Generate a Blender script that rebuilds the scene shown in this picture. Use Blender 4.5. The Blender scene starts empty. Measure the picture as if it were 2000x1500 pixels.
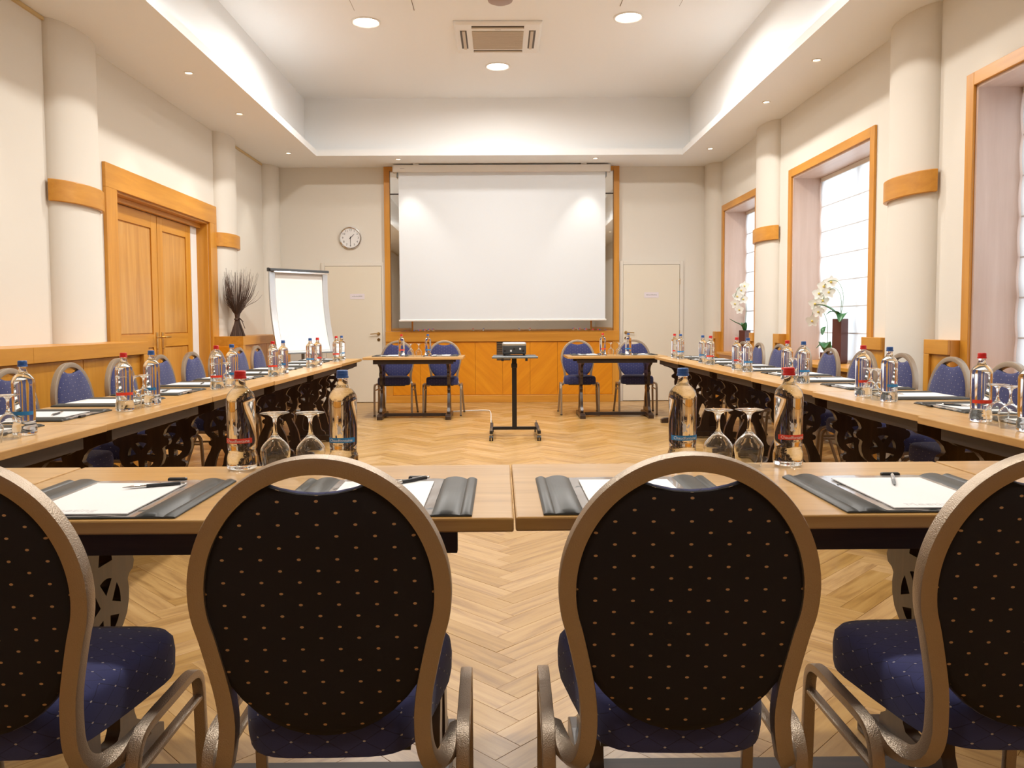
import bpy, bmesh, math, random
from mathutils import Vector, Matrix
from math import sin, cos, pi, radians, hypot, sqrt
random.seed(7)
scene = bpy.context.scene
COL = scene.collection

# ------------------------------------------------------------------ camera
cd = bpy.data.cameras.new('camera'); cam = bpy.data.objects.new('camera', cd); COL.objects.link(cam)
_t, _r, _y = radians(3.0401), radians(-0.3107), radians(0.3702)
fw = Vector((sin(_y)*cos(_t), cos(_y)*cos(_t), -sin(_t)))
rt0 = Vector((cos(_y), -sin(_y), 0)); up0 = rt0.cross(fw)
rt = rt0*cos(_r) + up0*sin(_r); up = up0*cos(_r) - rt0*sin(_r)
mw = Matrix((rt, up, -fw)).transposed().to_4x4(); mw.translation = (0, 0, 1.1523)
cam.matrix_world = mw
cd.sensor_fit = 'HORIZONTAL'; cd.sensor_width = 36.0
cd.lens = 1558.97/2000*36.0
cd.shift_x = (1000-987.07)/2000; cd.shift_y = -(750-714.38)/2000
cd.clip_start = .05; cd.clip_end = 100
scene.camera = cam

# ------------------------------------------------------------------ world, exposure
w = bpy.data.worlds.new('daylight'); scene.world = w; w.use_nodes = True
w.node_tree.nodes['Background'].inputs[0].default_value = (.80, .90, 1.0, 1)
w.node_tree.nodes['Background'].inputs[1].default_value = 1.1
vs = scene.view_settings
vs.view_transform = 'Standard'; vs.look = 'None'; vs.gamma = 1.0; vs.use_curve_mapping = False
vs.exposure = 0.38

# room constants (metres)
XL, XR, YW, YF = -3.35, 3.15, 11.71, -3.2
SOF, TZ = 3.417, 4.22
WIN = [(3.36, 5.41), (6.718, 8.713), (9.76, 11.315)]   # outer casing extents of the windows along y
W_TOP, SILL = 2.787, .74

# ------------------------------------------------------------------ daylight at the three windows
WARM = (1.0, .80, .56)
def lamp(name, kind, loc, energy, color, aim=None, **kw):
    l = bpy.data.lights.new(name, kind); l.energy = energy; l.color = color
    for k, v in kw.items(): setattr(l, k, v)
    o = bpy.data.objects.new(name, l); COL.objects.link(o); o.location = loc
    if aim is not None:
        o.rotation_euler = (Vector(aim)-Vector(loc)).to_track_quat('-Z', 'Y').to_euler()
    return o
for a, b in WIN:
    lamp('window_daylight', 'AREA', (4.1, (a+b)/2, 1.9), 32, (.86, .93, 1.0), aim=(3, (a+b)/2, 1.75), shape='RECTANGLE', size=2.3, size_y=2.0)

# ------------------------------------------------------------------ node helpers
MATS = {}
def mat(name, base=(.8,.8,.8), rough=.5, metal=0, **kw):
    if name in MATS: return MATS[name]
    m = bpy.data.materials.new(name); m.use_nodes = True; MATS[name] = m
    b = m.node_tree.nodes['Principled BSDF']
    b.inputs['Base Color'].default_value = (*base, 1); b.inputs['Roughness'].default_value = rough
    b.inputs['Metallic'].default_value = metal
    for k, v in kw.items():
        b.inputs[k].default_value = v if not isinstance(v, tuple) else (*v, 1)
    return m
def nd(m, t, **kw):
    n = m.node_tree.nodes.new(t)
    for k, v in kw.items(): setattr(n, k, v)
    return n
def lk(m, a, b): m.node_tree.links.new(a, b)
def bs(m): return m.node_tree.nodes['Principled BSDF']
def ramp(m, stops):
    r = nd(m, 'ShaderNodeValToRGB'); e = r.color_ramp.elements
    while len(e) < len(stops): e.new(.5)
    for el, (p, c) in zip(e, stops): el.position = p; el.color = (*c, 1)
    return r
def mth(m, op, a, b=None, c=None):
    n = nd(m, 'ShaderNodeMath', operation=op)
    for i, x in enumerate((a, b, c)):
        if x is None: continue
        if isinstance(x, (int, float)): n.inputs[i].default_value = x
        else: lk(m, x, n.inputs[i])
    return n.outputs[0]

def wood(name, c1, c2, c3, axis=0, rough=.35, scale=1.0, coat=0.0, uv=False, rnd=None, bump=.04, flame=False):
    if name in MATS: return MATS[name]
    m = mat(name, c1, rough); b = bs(m)
    tc = nd(m, 'ShaderNodeTexCoord'); mp = nd(m, 'ShaderNodeMapping')
    lk(m, tc.outputs['UV' if uv else 'Object'], mp.inputs[0])
    s = [14*scale]*3; s[axis] = 1.1*scale
    mp.inputs['Scale'].default_value = s
    rv = None
    if rnd == 'object': rv = nd(m, 'ShaderNodeObjectInfo').outputs['Random']
    if rnd == 'island': rv = nd(m, 'ShaderNodeNewGeometry').outputs['Random Per Island']
    vec = mp.outputs[0]
    if rv is not None:
        ad = nd(m, 'ShaderNodeVectorMath', operation='ADD'); lk(m, vec, ad.inputs[0])
        cx = nd(m, 'ShaderNodeCombineXYZ'); q = mth(m, 'MULTIPLY', rv, 37.0)
        for i in range(3): lk(m, q, cx.inputs[i])
        lk(m, cx.outputs[0], ad.inputs[1]); vec = ad.outputs[0]
    n1 = nd(m, 'ShaderNodeTexNoise'); lk(m, vec, n1.inputs['Vector'])
    n1.inputs['Scale'].default_value = 1.6; n1.inputs['Detail'].default_value = 5; n1.inputs['Roughness'].default_value = .62
    n1.inputs['Distortion'].default_value = .9 if flame else .35
    r = ramp(m, [(.28, c2), (.5, c1), (.75, c3)]); lk(m, n1.outputs['Fac'], r.inputs[0])
    out = r.outputs[0]
    if rv is not None:
        hs = nd(m, 'ShaderNodeHueSaturation'); lk(m, out, hs.inputs['Color'])
        mr = nd(m, 'ShaderNodeMapRange'); mr.inputs['To Min'].default_value = .86; mr.inputs['To Max'].default_value = 1.09
        lk(m, rv, mr.inputs['Value']); lk(m, mr.outputs[0], hs.inputs['Value'])
        mr2 = nd(m, 'ShaderNodeMapRange'); mr2.inputs['To Min'].default_value = 1.06; mr2.inputs['To Max'].default_value = .92
        lk(m, rv, mr2.inputs['Value']); lk(m, mr2.outputs[0], hs.inputs['Saturation'])
        out = hs.outputs[0]
    lk(m, out, b.inputs['Base Color'])
    bp = nd(m, 'ShaderNodeBump'); bp.inputs['Strength'].default_value = bump; bp.inputs['Distance'].default_value = .004
    lk(m, n1.outputs['Fac'], bp.inputs['Height']); lk(m, bp.outputs[0], b.inputs['Normal'])
    b.inputs['Coat Weight'].default_value = coat; b.inputs['Coat Roughness'].default_value = .2
    return m

HONEY = ((.60,.265,.030), (.52,.215,.022), (.68,.32,.046))
honey = [wood('honey_maple_'+'xyz'[i], *HONEY, axis=i, rough=.36, coat=.12, scale=.6, bump=.02) for i in range(3)]
honey_diag = []
for k, a in enumerate((45, -45)):
    hm = wood('honey_veneer_%d' % k, (.68,.25,.006), (.60,.205,.005), (.76,.31,.012), axis=0, rough=.38, coat=.08, scale=.55, bump=.015)
    hm.node_tree.nodes['Mapping'].vector_type = 'TEXTURE'
    mpn = hm.node_tree.nodes['Mapping']; mpn.inputs['Rotation'].default_value = (0, radians(a), 0)
    mpn.inputs['Scale'].default_value = (1/.7, 1/8, 1/8); honey_diag.append(hm)
door_wood = wood('door_veneer', (.60,.29,.06), (.48,.21,.036), (.70,.38,.10), axis=2, rough=.3, coat=.3, scale=.35, flame=True, bump=.015)
PALE = ((.64,.475,.39), (.59,.43,.345), (.69,.53,.445))
pale = [wood('pale_maple_'+'xyz'[i], *PALE, axis=i, rough=.38, coat=.1, scale=.5, bump=.015) for i in range(3)]
OAK = ((.58,.335,.115), (.44,.235,.070), (.67,.415,.165))
oak_top = wood('oak_table_top', *OAK, axis=0, rough=.30, coat=.18, scale=1.0, rnd='object', bump=.03)
FL = ((.46,.268,.088), (.29,.150,.042), (.55,.345,.130))
plank_m = wood('parquet_plank', *FL, axis=0, rough=.36, coat=.12, uv=True, rnd='object', scale=1.3, bump=.05)
plank_f = wood('parquet_field', *FL, axis=0, rough=.36, coat=.12, uv=True, rnd='island', scale=1.3, bump=.05)
darkwood = wood('dark_stained_oak', (.040,.022,.014), (.024,.013,.009), (.065,.036,.022), axis=2, rough=.35, coat=.2, scale=1.2, bump=.05)
darkrail = wood('dark_stained_rail', (.034,.019,.012), (.020,.011,.008), (.055,.030,.019), axis=0, rough=.6, coat=0, scale=1.2, bump=.05)

def plaster(name, c, rough=.85):
    m = mat(name, c, rough); b = bs(m)
    n = nd(m, 'ShaderNodeTexNoise'); n.inputs['Scale'].default_value = 90; n.inputs['Detail'].default_value = 3
    tc = nd(m, 'ShaderNodeTexCoord'); lk(m, tc.outputs['Object'], n.inputs['Vector'])
    bp = nd(m, 'ShaderNodeBump'); bp.inputs['Strength'].default_value = .05; bp.inputs['Distance'].default_value = .002
    lk(m, n.outputs['Fac'], bp.inputs['Height']); lk(m, bp.outputs[0], b.inputs['Normal'])
    return m
cream = plaster('cream_plaster', (.735,.695,.62)); ceil_m = plaster('warm_white_ceiling', (.87,.885,.89))
cream_door = plaster('cream_lacquer', (.76,.70,.58), .45)
white_paint = plaster('white_paint', (.82,.81,.79), .5)
brass = mat('brass', (.62,.42,.17), .28, 1.0); chrome = mat('chrome', (.75,.75,.76), .12, 1.0)
silver = mat('brushed_aluminium', (.62,.64,.66), .32, .9)
black_m = mat('black_metal', (.012,.011,.011), .4); black_p = mat('black_plastic', (.02,.02,.022), .35)
grey_p = mat('grey_plastic', (.20,.22,.23), .4); dgrey_p = mat('charcoal_plastic', (.06,.065,.07), .45)
white_p = mat('white_plastic', (.80,.78,.74), .4); paper_m = mat('white_paper', (.86,.86,.85), .6)
red_p = mat('red_cap', (.62,.02,.02), .35); blue_p = mat('blue_cap', (.03,.11,.36), .35)
redlab = mat('red_label', (.80,.06,.03), .4); bluelab = mat('blue_label', (.03,.25,.60), .4)
ink_w = mat('white_ink', (.88,.88,.88), .5); ink_b = mat('black_ink', (.02,.02,.02), .5)
ink_pale = mat('pale_grey_ink', (.70,.70,.70), .6); ink_g = mat('grey_ink', (.45,.43,.45), .6)
lilac = mat('lilac_white_card', (.78,.72,.76), .5)
screen_m = mat('matt_white_screen', (.70,.73,.76), .9)
mirror_m = mat('mirror', (.86,.87,.86), .02, 1.0)
grille_m = mat('beige_grille', (.50,.41,.30), .6); dark_slot = mat('dark_slot', (.10,.075,.05), .6)
leather = mat('grey_leatherette', (.038,.040,.036), .45)
vinyl = mat('clear_grey_vinyl', (.30,.27,.25), .12)
leaf_m = mat('orchid_leaf', (.035,.16,.05), .35); stem_m = mat('green_stem', (.12,.22,.07), .5)
petal_m = mat('white_petal', (.86,.86,.80), .55, **{'Subsurface Weight': .0}); throat_m = mat('yellow_throat', (.75,.55,.12), .5)
vase_m = mat('dark_brown_glaze', (.10,.035,.028), .2)
twig_m = mat('dark_twig', (.10,.065,.05), .8); tie_m = mat('raffia', (.05,.03,.025), .8); berry_m = mat('pale_berry', (.5,.4,.32), .6)
gap_m = mat('joint_brown', (.30,.16,.06), .8)
cable_m = mat('white_cable', (.8,.76,.72), .5)
def emit(name, c, s):
    m = bpy.data.materials.new(name); m.use_nodes = True; MATS[name] = m
    b = bs(m); b.inputs['Base Color'].default_value = (*c, 1); b.inputs['Emission Color'].default_value = (*c, 1)
    b.inputs['Emission Strength'].default_value = s; return m
lens_m = emit('lit_lens', (1, .93, .80), 12.0); halo_m = emit('lit_halogen', (1, .85, .62), 9.0)
glass = mat('clear_glass', (.97,.985,.98), 0.0, 0, **{'Transmission Weight': 1.0, 'IOR': 1.45})
water = mat('water_filled_glass', (.965,.98,.985), 0.0, 0, **{'Transmission Weight': 1.0, 'IOR': 1.36})
def thin_glass():
    m = bpy.data.materials.new('window_glass'); m.use_nodes = True; nt = m.node_tree; nt.nodes.remove(bs(m))
    o = nt.nodes['Material Output']; mx = nd(m, 'ShaderNodeMixShader'); mx.inputs[0].default_value = .06
    t = nd(m, 'ShaderNodeBsdfTransparent'); g = nd(m, 'ShaderNodeBsdfGlossy'); g.inputs['Roughness'].default_value = .02
    lk(m, t.outputs[0], mx.inputs[1]); lk(m, g.outputs[0], mx.inputs[2]); lk(m, mx.outputs[0], o.inputs[0]); return m
pane_m = thin_glass()
def blind_mat():
    m = bpy.data.materials.new('white_voile'); m.use_nodes = True; nt = m.node_tree; nt.nodes.remove(bs(m))
    o = nt.nodes['Material Output']; mx = nd(m, 'ShaderNodeMixShader'); mx.inputs[0].default_value = .62
    d = nd(m, 'ShaderNodeBsdfDiffuse'); d.inputs[0].default_value = (.86,.86,.86,1)
    t = nd(m, 'ShaderNodeBsdfTranslucent'); t.inputs[0].default_value = (.78,.80,.82,1)
    lk(m, d.outputs[0], mx.inputs[1]); lk(m, t.outputs[0], mx.inputs[2]); lk(m, mx.outputs[0], o.inputs[0]); return m
blind_m = blind_mat()
def fabric(name, base, dot, line, dotr=.058):
    m = mat(name, base, .85); b = bs(m)
    tc = nd(m, 'ShaderNodeTexCoord'); sp = nd(m, 'ShaderNodeSeparateXYZ'); lk(m, tc.outputs['UV'], sp.inputs[0])
    a = mth(m, 'MULTIPLY', sp.outputs[0], 1/.064); c = mth(m, 'MULTIPLY', sp.outputs[1], 1/.040)
    u = mth(m, 'ADD', mth(m, 'ADD', a, c), 100.0); v = mth(m, 'ADD', mth(m, 'SUBTRACT', a, c), 100.0)
    fu = mth(m, 'SUBTRACT', mth(m, 'FRACT', u), .5); fv = mth(m, 'SUBTRACT', mth(m, 'FRACT', v), .5)
    d = mth(m, 'SQRT', mth(m, 'ADD', mth(m, 'MULTIPLY', fu, fu), mth(m, 'MULTIPLY', fv, fv)))
    isdot = mth(m, 'LESS_THAN', d, dotr)
    ln = mth(m, 'MAXIMUM', mth(m, 'LESS_THAN', mth(m, 'ABSOLUTE', fu), .022), mth(m, 'LESS_THAN', mth(m, 'ABSOLUTE', fv), .022))
    x1 = nd(m, 'ShaderNodeMix', data_type='RGBA'); x1.inputs['A'].default_value = (*base, 1); x1.inputs['B'].default_value = (*line, 1); lk(m, ln, x1.inputs['Factor'])
    x2 = nd(m, 'ShaderNodeMix', data_type='RGBA'); lk(m, x1.outputs['Result'], x2.inputs['A']); x2.inputs['B'].default_value = (*dot, 1); lk(m, isdot, x2.inputs['Factor'])
    lk(m, x2.outputs['Result'], b.inputs['Base Color'])
    n = nd(m, 'ShaderNodeTexNoise'); n.inputs['Scale'].default_value = 900; lk(m, tc.outputs['UV'], n.inputs['Vector'])
    bp = nd(m, 'ShaderNodeBump'); bp.inputs['Strength'].default_value = .25; bp.inputs['Distance'].default_value = .001
    lk(m, n.outputs['Fac'], bp.inputs['Height']); lk(m, bp.outputs[0], b.inputs['Normal'])
    b.inputs['Sheen Weight'].default_value = .0 if 'black' in name else .15
    return m
blue_fab = fabric('blue_dotted_fabric', (.031,.036,.132), (.50,.46,.44), (.015,.017,.066))
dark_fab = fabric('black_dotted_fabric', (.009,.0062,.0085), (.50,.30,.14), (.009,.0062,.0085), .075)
def hammered(name, c):
    m = mat(name, c, .36, .85); b = bs(m)
    n = nd(m, 'ShaderNodeTexNoise'); n.inputs['Scale'].default_value = 420; n.inputs['Detail'].default_value = 2
    tc = nd(m, 'ShaderNodeTexCoord'); lk(m, tc.outputs['Object'], n.inputs['Vector'])
    bp = nd(m, 'ShaderNodeBump'); bp.inputs['Strength'].default_value = .6; bp.inputs['Distance'].default_value = .002
    lk(m, n.outputs['Fac'], bp.inputs['Height']); lk(m, bp.outputs[0], b.inputs['Normal']); return m
frame_m = hammered('hammered_bronze', (.42,.345,.265))

# ------------------------------------------------------------------ mesh helpers
def cr(pts, sub=6, closed=False):
    P = [Vector(p) for p in pts]; n = len(P); out = []
    rng = range(n if closed else n-1)
    for i in rng:
        p1, p2 = P[i], P[(i+1) % n]
        p0 = P[i-1] if (i > 0 or closed) else p1*2-p2
        p3 = P[(i+2) % n] if (i+2 < n or closed) else p2*2-p1
        for k in range(sub):
            t = k/sub
            out.append(.5*((2*p1)+(p2-p0)*t+(2*p0-5*p1+4*p2-p3)*t*t+(3*p1-p0-3*p2+p3)*t**3))
    if not closed: out.append(P[-1])
    return out
class MB:
    def __init__(s): s.v = []; s.f = []
    def add(s, vs, fs):
        o = len(s.v); s.v += [tuple(v) for v in vs]; s.f += [tuple(i+o for i in f) for f in fs]; return s
    def box(s, x0, x1, y0, y1, z0, z1):
        x0, x1 = min(x0,x1), max(x0,x1); y0, y1 = min(y0,y1), max(y0,y1); z0, z1 = min(z0,z1), max(z0,z1)
        return s.add([(x0,y0,z0),(x1,y0,z0),(x1,y1,z0),(x0,y1,z0),(x0,y0,z1),(x1,y0,z1),(x1,y1,z1),(x0,y1,z1)],
                     [(3,2,1,0),(4,5,6,7),(0,1,5,4),(1,2,6,5),(2,3,7,6),(3,0,4,7)])
    def tube(s, pts, a, b=None, n=8, closed=False, ref=None, power=2.0, taper=None, flat=False):
        FLAT = [(1,.62),(.93,.93),(.62,1),(-.62,1),(-.93,.93),(-1,.62),(-1,-.62),(-.93,-.93),(-.62,-1),(.62,-1),(.93,-.93),(1,-.62)]
        if flat: n = 12
        b = b or a; P = [Vector(p) for p in pts]; N = len(P); vs = []; fs = []
        rf = Vector(ref) if ref else None; prev = None
        for i, p in enumerate(P):
            if closed: t = P[(i+1) % N]-P[i-1]
            else: t = P[min(i+1, N-1)]-P[max(i-1, 0)]
            t.normalize()
            if rf is not None: nv = rf-t*rf.dot(t)
            elif prev is None:
                q = Vector((0,0,1)) if abs(t.z) < .9 else Vector((1,0,0)); nv = q-t*q.dot(t)
            else: nv = prev-t*prev.dot(t)
            if nv.length < 1e-6: nv = t.orthogonal()
            nv.normalize(); prev = nv; sd = t.cross(nv)
            k = 1 if taper is None else taper(i/(N-1))
            for j in range(n):
                an = 2*pi*(j+.5)/n; c, q = cos(an), sin(an)
                c = math.copysign(abs(c)**(2/power), c); q = math.copysign(abs(q)**(2/power), q)
                if flat: c, q = FLAT[j]
                vs.append(p+sd*(a*c*k)+nv*(b*q*k))
        for i in range(N if closed else N-1):
            i2 = (i+1) % N
            for j in range(n):
                j2 = (j+1) % n; fs.append((i*n+j, i*n+j2, i2*n+j2, i2*n+j))
        if not closed:
            fs.append(tuple(range(n-1, -1, -1))); fs.append(tuple((N-1)*n+j for j in range(n)))
        return s.add(vs, fs)
    def lathe(s, prof, n=24, c=(0,0,0), close=False):
        vs = []; fs = []; idx = []
        for r, z in prof:
            if r < 1e-6: idx.append([len(vs)]); vs.append((c[0], c[1], c[2]+z))
            else:
                idx.append(list(range(len(vs), len(vs)+n)))
                vs += [(c[0]+r*cos(2*pi*j/n), c[1]+r*sin(2*pi*j/n), c[2]+z) for j in range(n)]
        for A, B in zip(idx, idx[1:]):
            for j in range(n):
                j2 = (j+1) % n
                if len(A) == 1 and len(B) == 1: break
                if len(A) == 1: fs.append((A[0], B[j2], B[j]))
                elif len(B) == 1: fs.append((A[j], A[j2], B[0]))
                else: fs.append((A[j], A[j2], B[j2], B[j]))
        return s.add(vs, fs)
    def prism(s, poly, d0, d1, axis=2):
        n = len(poly)
        def P(u, v, d): return ((u,v,d), (u,d,v), (d,u,v))[{2:0, 1:1, 0:2}[axis]]
        vs = [P(u,v,d0) for u,v in poly]+[P(u,v,d1) for u,v in poly]
        fs = [tuple(range(n-1,-1,-1)), tuple(range(n,2*n))]+[(i,(i+1)%n,n+(i+1)%n,n+i) for i in range(n)]
        return s.add(vs, fs)
    def rings(s, rs, cap=True):
        n = len(rs[0]); vs = [v for r in rs for v in r]; fs = []
        for i in range(len(rs)-1):
            for j in range(n): fs.append((i*n+j, i*n+(j+1)%n, (i+1)*n+(j+1)%n, (i+1)*n+j))
        if cap: fs.append(tuple(range(n-1,-1,-1))); fs.append(tuple((len(rs)-1)*n+j for j in range(n)))
        return s.add(vs, fs)
    def mesh(s, name, smooth=None, uv=False):
        me = bpy.data.meshes.new(name); me.from_pydata(s.v, [], s.f); me.validate()
        bm = bmesh.new(); bm.from_mesh(me); bmesh.ops.recalc_face_normals(bm, faces=bm.faces); bm.to_mesh(me); bm.free()
        if smooth is not None:
            me.polygons.foreach_set('use_smooth', [True]*len(me.polygons)); me.set_sharp_from_angle(angle=radians(smooth))
        if uv: boxuv(me)
        return me
    def build(s, name, m, parent=None, smooth=None, bevel=0, uv=False, loc=None, rot=None):
        return ob(name, s.mesh(name, smooth, uv), m, parent, bevel, loc, rot)
def boxuv(me):
    l = me.uv_layers.new(name='UVMap')
    for p in me.polygons:
        n = p.normal; k = max(range(3), key=lambda i: abs(n[i]))
        for li in p.loop_indices:
            c = me.vertices[me.loops[li].vertex_index].co
            l.data[li].uv = ((c.y,c.z),(c.x,c.z),(c.x,c.y))[k]
def ob(name, me, m, parent=None, bevel=0, loc=None, rot=None):
    o = bpy.data.objects.new(name, me); COL.objects.link(o)
    if m is not None and not me.materials: me.materials.append(m)
    if parent is not None: o.parent = parent
    if bevel:
        b = o.modifiers.new('bevel', 'BEVEL'); b.width = bevel; b.segments = 2; b.limit_method = 'ANGLE'; b.angle_limit = radians(40)
    if loc is not None: o.location = loc
    if rot is not None: o.rotation_euler = rot
    return o
def tag(o, label, cat, group=None, kind=None):
    o['label'] = label; o['category'] = cat
    if group: o['group'] = group
    if kind: o['kind'] = kind
    return o
def empty(name, loc=(0,0,0), rz=0):
    o = bpy.data.objects.new(name, None); COL.objects.link(o); o.location = loc; o.rotation_euler = (0,0,rz); o.empty_display_size = .1
    return o
def kids(o): return [c for c in COL.objects if c.parent is o]
def dup(o, parent=None):
    tree = {}
    for c in COL.objects:
        if c.parent: tree.setdefault(c.parent, []).append(c)
    def rec(x, par):
        c = x.copy(); COL.objects.link(c); c.parent = par
        for ch in tree.get(x, []): rec(ch, c)
        return c
    return rec(o, parent)
def eval_mesh(curve, name):
    o = bpy.data.objects.new('tmp', curve); COL.objects.link(o)
    dg = bpy.context.evaluated_depsgraph_get(); dg.update()
    me = bpy.data.meshes.new_from_object(o.evaluated_get(dg)); me.name = name
    bpy.data.objects.remove(o); bpy.data.curves.remove(curve); me.materials.clear(); return me
def text_mesh(s, size, ext=.0004, name='lettering'):
    c = bpy.data.curves.new(name, 'FONT'); c.body = s; c.size = size; c.extrude = ext; c.align_x = 'CENTER'; c.align_y = 'CENTER'; c.resolution_u = 3
    return eval_mesh(c, name)
def fill2d(polys, ext, name):
    c = bpy.data.curves.new(name, 'CURVE'); c.dimensions = '2D'; c.fill_mode = 'BOTH'; c.extrude = ext
    for p in polys:
        s = c.splines.new('POLY'); s.points.add(len(p)-1); s.use_cyclic_u = True
        for q, (x, y) in zip(s.points, p): q.co = (x, y, 0, 1)
    return eval_mesh(c, name)
def box(name, m, x0,x1,y0,y1,z0,z1, parent=None, bevel=0): return MB().box(x0,x1,y0,y1,z0,z1).build(name, m, parent, bevel=bevel)
ORD = ['first','second','third','fourth','fifth','sixth','seventh','eighth','ninth','tenth','eleventh','twelfth']
# ================================================================== SETTING
def S(o, label, cat): return tag(o, label, cat, kind='structure')
# ---- floor: herringbone parquet
floor = S(box('floor', gap_m, XL-.3, XR+.5, YF-.3, YW+.2, -.08, -.0015), 'honey oak herringbone parquet floor of the meeting room', 'floor')
PW, PN = .098, 5
pm = MB(); g = .00035; hx, hy = PW*PN/2-g, PW/2-g; c = .0006
pm.add([(-hx,-hy,-.015),(hx,-hy,-.015),(hx,hy,-.015),(-hx,hy,-.015),(-hx,-hy,-c),(hx,-hy,-c),(hx,hy,-c),(-hx,hy,-c),
        (-hx+c,-hy+c,0),(hx-c,-hy+c,0),(hx-c,hy-c,0),(-hx+c,hy-c,0)],
       [(0,1,5,4),(1,2,6,5),(2,3,7,6),(3,0,4,7),(4,5,9,8),(5,6,10,9),(6,7,11,10),(7,4,8,11),(8,9,10,11)])
plank_me = pm.mesh('plank', uv=False)
uvl = plank_me.uv_layers.new(name='UVMap')
for p in plank_me.polygons:
    for li in p.loop_indices:
        co = plank_me.vertices[plank_me.loops[li].vertex_index].co; uvl.data[li].uv = (co.x, co.y)
plank_me.materials.append(plank_m)
spots = []
for k in range(-230, 130):
    for m_ in range(-26, 26):
        for typ in (0, 1):
            if typ == 0: cx_, cy_, an = k+PN/2+2*PN*m_, k+.5, 0
            else: cx_, cy_, an = k+.5+2*PN*m_, k-2*PN+1+PN/2, pi/2
            x = (cx_-cy_)*PW/sqrt(2)+.05; y = (cx_+cy_)*PW/sqrt(2)+6
            if XL-.1 < x < XR+.15 and YF-.1 < y < YW+.12: spots.append((x, y, an+pi/4))
def vis_rank(s):
    x, y, a = s
    return y + (50 if not (-1.25 < x < 1.4) else 0) + (20 if y < 1.95 else 0)
spots.sort(key=vis_rank)
for i, (x, y, a) in enumerate(spots[:300]):
    o = ob('plank', plank_me, None, floor, loc=(x, y, random.uniform(-.0004, .0004)), rot=(0, 0, a + (pi if random.random() < .5 else 0)))
fv, ff, fuv = [], [], []
PV = [tuple(v.co) for v in plank_me.vertices]; PF = [tuple(p.vertices) for p in plank_me.polygons]
for x, y, a in spots[300:]:
    o_ = len(fv); ca, sa = cos(a), sin(a); dz = random.uniform(-.0004, .0004)
    fv += [(x+ca*u-sa*v, y+sa*u+ca*v, w_+dz) for u, v, w_ in PV]; fuv += [(u, v) for u, v, _ in PV]
    ff += [tuple(i+o_ for i in f) for f in PF]
fm = bpy.data.meshes.new('plank_field'); fm.from_pydata(fv, [], ff); ul = fm.uv_layers.new(name='UVMap')
for lp in fm.loops: ul.data[lp.index].uv = fuv[lp.vertex_index]
fo = ob('plank_field', fm, plank_f, floor); fo['kind'] = 'stuff'

# ---- walls
S(MB().box(XL-.25, XL, YF, 7.03, 0, SOF+.9).box(XL-.25, XL, 9.26, YW, 0, SOF+.9).box(XL-.25, XL, 7.03, 9.26, 2.328, SOF+.9).box(XL-.25, XL-.16, 7.03, 9.26, 0, 2.328).build('wall_left', cream), 'cream plaster left wall with wooden double door', 'wall')
S(box('wall_back', cream, XL-.25, XR+.45, YW, YW+.25, 0, SOF+.9), 'cream far wall behind the projection screen', 'wall')
wfr = S(box('wall_front', cream, XL-.25, XR+.45, YF-.25, YF, 0, SOF+.9), 'cream wall with wooden dado behind the viewer', 'wall')
box('dado', honey[2], XL, XR, YF, YF+.04, 0, .95, wfr)
CW = .085; WX = XR+.45
mb = MB(); y0 = YF
for a, b in WIN:
    mb.box(XR, WX, y0, a+CW, 0, SOF+.9); mb.box(XR, WX, a+CW, b-CW, 0, SILL-.03); mb.box(XR, WX, a+CW, b-CW, W_TOP-CW, SOF+.9); y0 = b-CW
mb.box(XR, WX, y0, YW, 0, SOF+.9)
S(mb.build('wall_right', cream), 'cream right wall with three deep wood-lined windows', 'wall')

# ---- ceiling with a recessed tray
TL, TR, TYB, TYF = -2.46, 2.48, 10.90, -1.6
ceil = S(box('ceiling', ceil_m, XL-.1, XR+.1, YF, YW+.1, TZ, TZ+.1), 'warm white tray ceiling with a lower soffit all round', 'ceiling')
mb = MB(); st = SOF+.083
mb.box(XL, TL, YF, YW, SOF, st); mb.box(TR, XR, YF, YW, SOF, st); mb.box(TL, TR, TYB, YW, SOF, st); mb.box(TL, TR, YF, TYF, SOF, st)
mb.build('soffit', ceil_m, ceil)
box('tray_wall', ceil_m, -2.75, -2.65, TYF-.15, TYB+.15, st, TZ, ceil); box('tray_wall', ceil_m, 2.61, 2.71, TYF-.15, TYB+.15, st, TZ, ceil)
box('tray_wall', ceil_m, -2.65, 2.61, TYB+.15, TYB+.25, st, TZ, ceil); box('tray_wall', ceil_m, -2.65, 2.61, TYF-.25, TYF-.15, st, TZ, ceil)
gold = mat('pale_gold_strip', (.62,.46,.22), .4)
S(box('trim_1', gold, XL, XL+.02, YF, 6.0, SOF-.028, SOF-.004), 'thin pale gold strip at the top of the near left wall', 'trim')
S(box('trim_2', gold, XL, XL+.02, 10.08, 11.38, SOF-.028, SOF-.004), 'thin pale gold strip at the top of the left wall beyond the door', 'trim')

# ---- half round columns with wooden bands
def column(x, sgn, ya, yb, label, band=True, bul=.13):
    yc, hl = (ya+yb)/2, (yb-ya)/2; N = 20
    def arc(e, cut=0):
        pts = []
        for i in range(N+1):
            t = -pi/2+cut + (pi-2*cut)*i/N
            pts.append((x+sgn*(bul+e)*cos(t), yc+(hl+e)*sin(t)))
        return pts
    mb = MB(); p = arc(0); mb.prism([(x-sgn*.02, yc-hl)]+p+[(x-sgn*.02, yc+hl)], 0, SOF)
    o = S(mb.build('column', cream, smooth=30), label, 'column')
    if band:
        q = arc(.035, .12); r = arc(.0, .12)
        mb = MB(); mb.prism(q+r[::-1], 2.077, 2.24); mb.build('band', honey[1], o, smooth=30, bevel=.006)
    return o
column(XL, 1, 6.0, 6.70, 'cream half-round column with wooden band, left of the double door')
column(XL, 1, 9.475, 10.10, 'cream half-round column with wooden band behind the dried twigs')
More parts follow.
